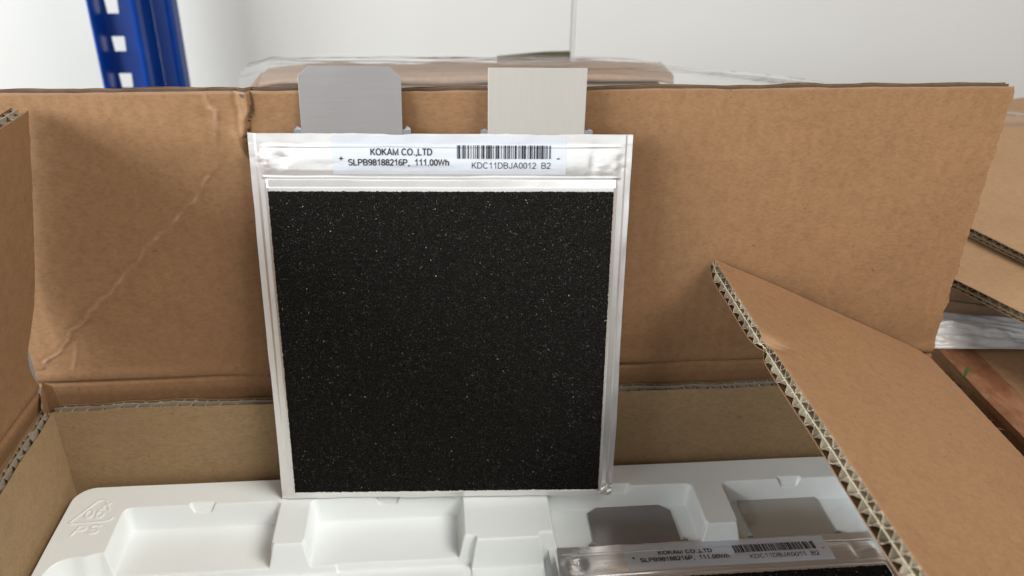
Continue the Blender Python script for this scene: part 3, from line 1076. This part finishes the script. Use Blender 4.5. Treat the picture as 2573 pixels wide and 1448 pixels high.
# film over the bundle, pulled away to the right
s, t = np.meshgrid(np.linspace(0, 1, 260), np.linspace(0, 1, 60), indexing='ij')
x = -0.082 + s * 0.86
fall = sstep((s - 0.40) / 0.62)
top = 0.1475 - 0.055 * fall
wr = fbm(x / 0.20, t / 0.045, 501, 4)
front = np.clip(1 - t / 0.6, 0, 1)
y = 0.392 - 0.012 * front + np.clip((t - 0.6) / 0.4, 0, 1) * 0.05 * (1 - sstep((s - 0.40) / 0.1)) + 0.003 * wr
z = top - front * 0.13 + 0.0028 * wr * (0.4 + 0.6 * (1 - front)) - 0.006 * sstep((0.03 - s) / 0.03)
film('stretch_film', np.stack([x, y, z], -1), M['film'], 'clear stretch film drawn over the bundle and off to the right')

# dark board end poking up against the wall
v = [(0.1625, .600, FLOOR + 0.0005), (0.2462, .600, FLOOR + 0.0005), (0.2462, .600, .1150), (0.2160, .600, .1142), (0.1625, .600, .1096)]
v = v + [(p[0], p[1] + 0.012, p[2]) for p in v]
f = [(4, 3, 2, 1, 0)[::-1], (5, 6, 7, 8, 9)[::-1]] + [((i + 1) % 5, i, 5 + i, 5 + (i + 1) % 5) for i in range(5)]
strip_o = mesh_obj('dark_board', v, f, M['dark_wood'])
tag(strip_o, 'thin dark olive board end poking up behind the wrapped bundle', 'board')

# ------------------------------------------------------------------ flat boards and taped carton on the right
def flat_board(name, label, corner, ang, la, lb, z, tilt, seed, far=0.40):
    """board lying flat: its fluted edge runs from corner along ang towards the camera"""
    A = np.array([math.sin(ang), -math.cos(ang), 0.0])
    Bd = np.array([-math.cos(ang), -math.sin(ang), 0.0])       # towards our carton
    Bd = Bd * math.cos(tilt) + np.array([0, 0, -1]) * math.sin(tilt)
    Nn = -np.cross(A, Bd)
    Nn = Nn if Nn[2] > 0 else -Nn
    root = empty(name, Matrix.Translation(corner))
    o = board('face_liner', root, -A * la * far - Bd * lb, A, Bd, Nn, 0, la, lb, M['kraft_stack'],
              lambda a, b: 0.0012 * fbm(a / 0.1, b / 0.1, seed, 3), seed=seed, res=0.004, T=0.0070, lean=0.3,
              crush=lambda a: 0.92 + 0.1 * vnoise(a / 0.02, a * 0, seed + 3))
    tag(root, label, 'cardboard')
    return root

flat_board('flattened_carton', 'upper flattened brown carton lying on the pile right of the box', (0.4790, 0.1500, 0.0885), 0.25, 0.80, 0.40, 0, 0.0, 601, 0.34)
flat_board('flattened_carton', 'lower flattened brown carton jutting out beneath the upper one', (0.4330, 0.0900, 0.0800), 0.35, 0.60, 0.40, 0, 0.0, 611)

# shaded film-wrapped block below them
blk = empty('wrapped_block', Matrix.Translation((0.62, 0.30, FLOOR)))
tag(blk, 'dark brown film wrapped pile under the flattened cartons', 'cardboard')
KO = np.array([0.62, 0.30, FLOOR])
zz = FLOOR + 0.001
ca, sa = math.cos(0.35), math.sin(0.35)
while zz < 0.0715:
    t = min(0.013, 0.0722 - zz)
    j = r2.uniform(-0.003, 0.003)
    x0 = 0.002 + r2.uniform(-0.002, 0.002)
    pts = []
    for (u, w) in ((x0, j), (0.40, j), (0.40, 0.40), (x0, 0.40)):
        # u along +normal of edge, w along edge away from the camera
        pts.append((0.437 + u * 0.934 + w * 0.357, 0.1125 - u * 0.357 + w * 0.934))
    v = [(p[0], p[1], zz) for p in pts] + [(p[0], p[1], zz + t - 0.001) for p in pts]
    f = [(3, 2, 1, 0), (4, 5, 6, 7)] + [(i, (i + 1) % 4, 4 + (i + 1) % 4, 4 + i) for i in range(4)]
    mesh_obj('cardboard_sheet', np.array(v) - KO, f, M['kraft_stack'], blk)
    zz += t

# bunched film trailing between the pile and the taped carton
s, t = np.meshgrid(np.linspace(0, 1, 220), np.linspace(0, 1, 70), indexing='ij')
p00, p10 = np.array([.4120, .0690, .0420]), np.array([.5400, .0600, .0420])
p01, p11 = np.array([.4380, .1105, .0450]), np.array([.5400, .0700, .0490])
Pf = (p00 * (1 - t[..., None]) + p01 * t[..., None]) * (1 - s[..., None]) + (p10 * (1 - t[..., None]) + p11 * t[..., None]) * s[..., None]
wr = fbm(s * 3.2, t * 9 + s * 2.0, 701, 4)
Pf[..., 2] += 0.0045 * wr * np.sin(np.pi * np.clip(t, 0, 1)) ** 0.4 + 0.004 * np.sin(np.pi * t)
film('bunched_film', Pf, M['film_dense'], 'bunched clear film lying on the taped carton')
# upright film over the dark pile
Pf = np.zeros(s.shape + (3,))
wr = fbm(s * 4, t * 7, 711, 4)
u_ = -0.004 + s * 0.20
Pf[..., 0] = 0.437 + u_ * 0.934 - 0.357 * (0.006 + 0.0015 * wr)
Pf[..., 1] = 0.1125 - u_ * 0.357 - 0.934 * (0.006 + 0.0015 * wr)
Pf[..., 2] = 0.0425 + t * 0.029
film('stretch_film', Pf, M['film'], 'clear film stretched down the dark pile beneath the flattened cartons')

tc = empty('taped_carton', Matrix.Translation((0.55, -0.08, FLOOR)))
tag(tc, 'brown carton with a strip of brown packing tape right of the open box', 'carton')
TO = np.array([0.55, -0.08, FLOOR])
s, t = np.meshgrid(np.linspace(0.4205, 0.72, 90), np.linspace(-0.32, 0.125, 110), indexing='ij')
zt_ = 0.0385 + 0.0010 * fbm(s / 0.08, t / 0.08, 801, 3) - 0.0008 * np.exp(-((s - 0.4205) / 0.002) ** 2)
sheet('top_panel', np.stack([s, t, zt_], -1) - TO, M['kraft'], tc, 0.004, (0, 0, 1))
v, f = box_vf(0.4222, 0.719, -0.319, 0.124, FLOOR + 0.0005, 0.0340)
mesh_obj('side_walls', np.array(v) - TO, f, M['kraft'], tc)
s, t = np.meshgrid(np.linspace(0.4203, 0.4430, 40), np.linspace(-0.31, 0.118, 260), indexing='ij')
s = s + 0.0006 * vnoise(t / 0.004, t * 0, 805) * (s > 0.4425)
zt_ = 0.0389 + 0.0010 * fbm(s / 0.08, t / 0.08, 801, 3) - 0.0008 * np.exp(-((s - 0.4205) / 0.002) ** 2) + 0.0002 * np.abs(fbm(s / 0.012, t / 0.02, 806, 3))
sheet('packing_tape', np.stack([s, t, zt_], -1) - TO, M['tape'], tc)

# crumbs and torn paper caught in the gap between the two cartons
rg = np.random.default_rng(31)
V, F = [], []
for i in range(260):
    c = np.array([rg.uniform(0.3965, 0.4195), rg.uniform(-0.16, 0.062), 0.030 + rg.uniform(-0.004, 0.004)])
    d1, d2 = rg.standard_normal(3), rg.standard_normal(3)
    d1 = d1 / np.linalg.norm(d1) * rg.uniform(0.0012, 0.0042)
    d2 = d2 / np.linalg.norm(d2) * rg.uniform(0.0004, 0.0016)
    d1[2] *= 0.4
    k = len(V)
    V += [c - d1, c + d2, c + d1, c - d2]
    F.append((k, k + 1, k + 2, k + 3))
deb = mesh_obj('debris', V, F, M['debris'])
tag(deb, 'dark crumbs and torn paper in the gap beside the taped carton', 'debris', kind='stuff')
v, f = box_vf(0.3945, 0.4198, -0.20, 0.066, 0.012, 0.0262)  # dark slab added to fill the gap beneath the crumbs
ledge = mesh_obj('gap_filler', v, f, M['debris'])
tag(ledge, 'dark strip filling the gap between the open box and taped carton', 'strip')
lf = [(0, 0, 0), (.0013, .0006, .0035), (.0020, .0010, .0068), (.0006, .0008, .0085), (-.0008, .0005, .0048)]
lv = [(0.4195 + p[0], 0.0400 + p[1], 0.0375 + p[2]) for p in lf] + [(0.4195 + p[0], 0.0406 + p[1], 0.0375 + p[2]) for p in lf]
leaf = mesh_obj('leaf_scrap', lv, [(0, 1, 2, 3, 4), (9, 8, 7, 6, 5)] + [(i, 5 + i, 5 + (i + 1) % 5, (i + 1) % 5) for i in range(5)], M['leaf'])
tag(leaf, 'tiny green leaf scrap beside the brown packing tape', 'leaf')
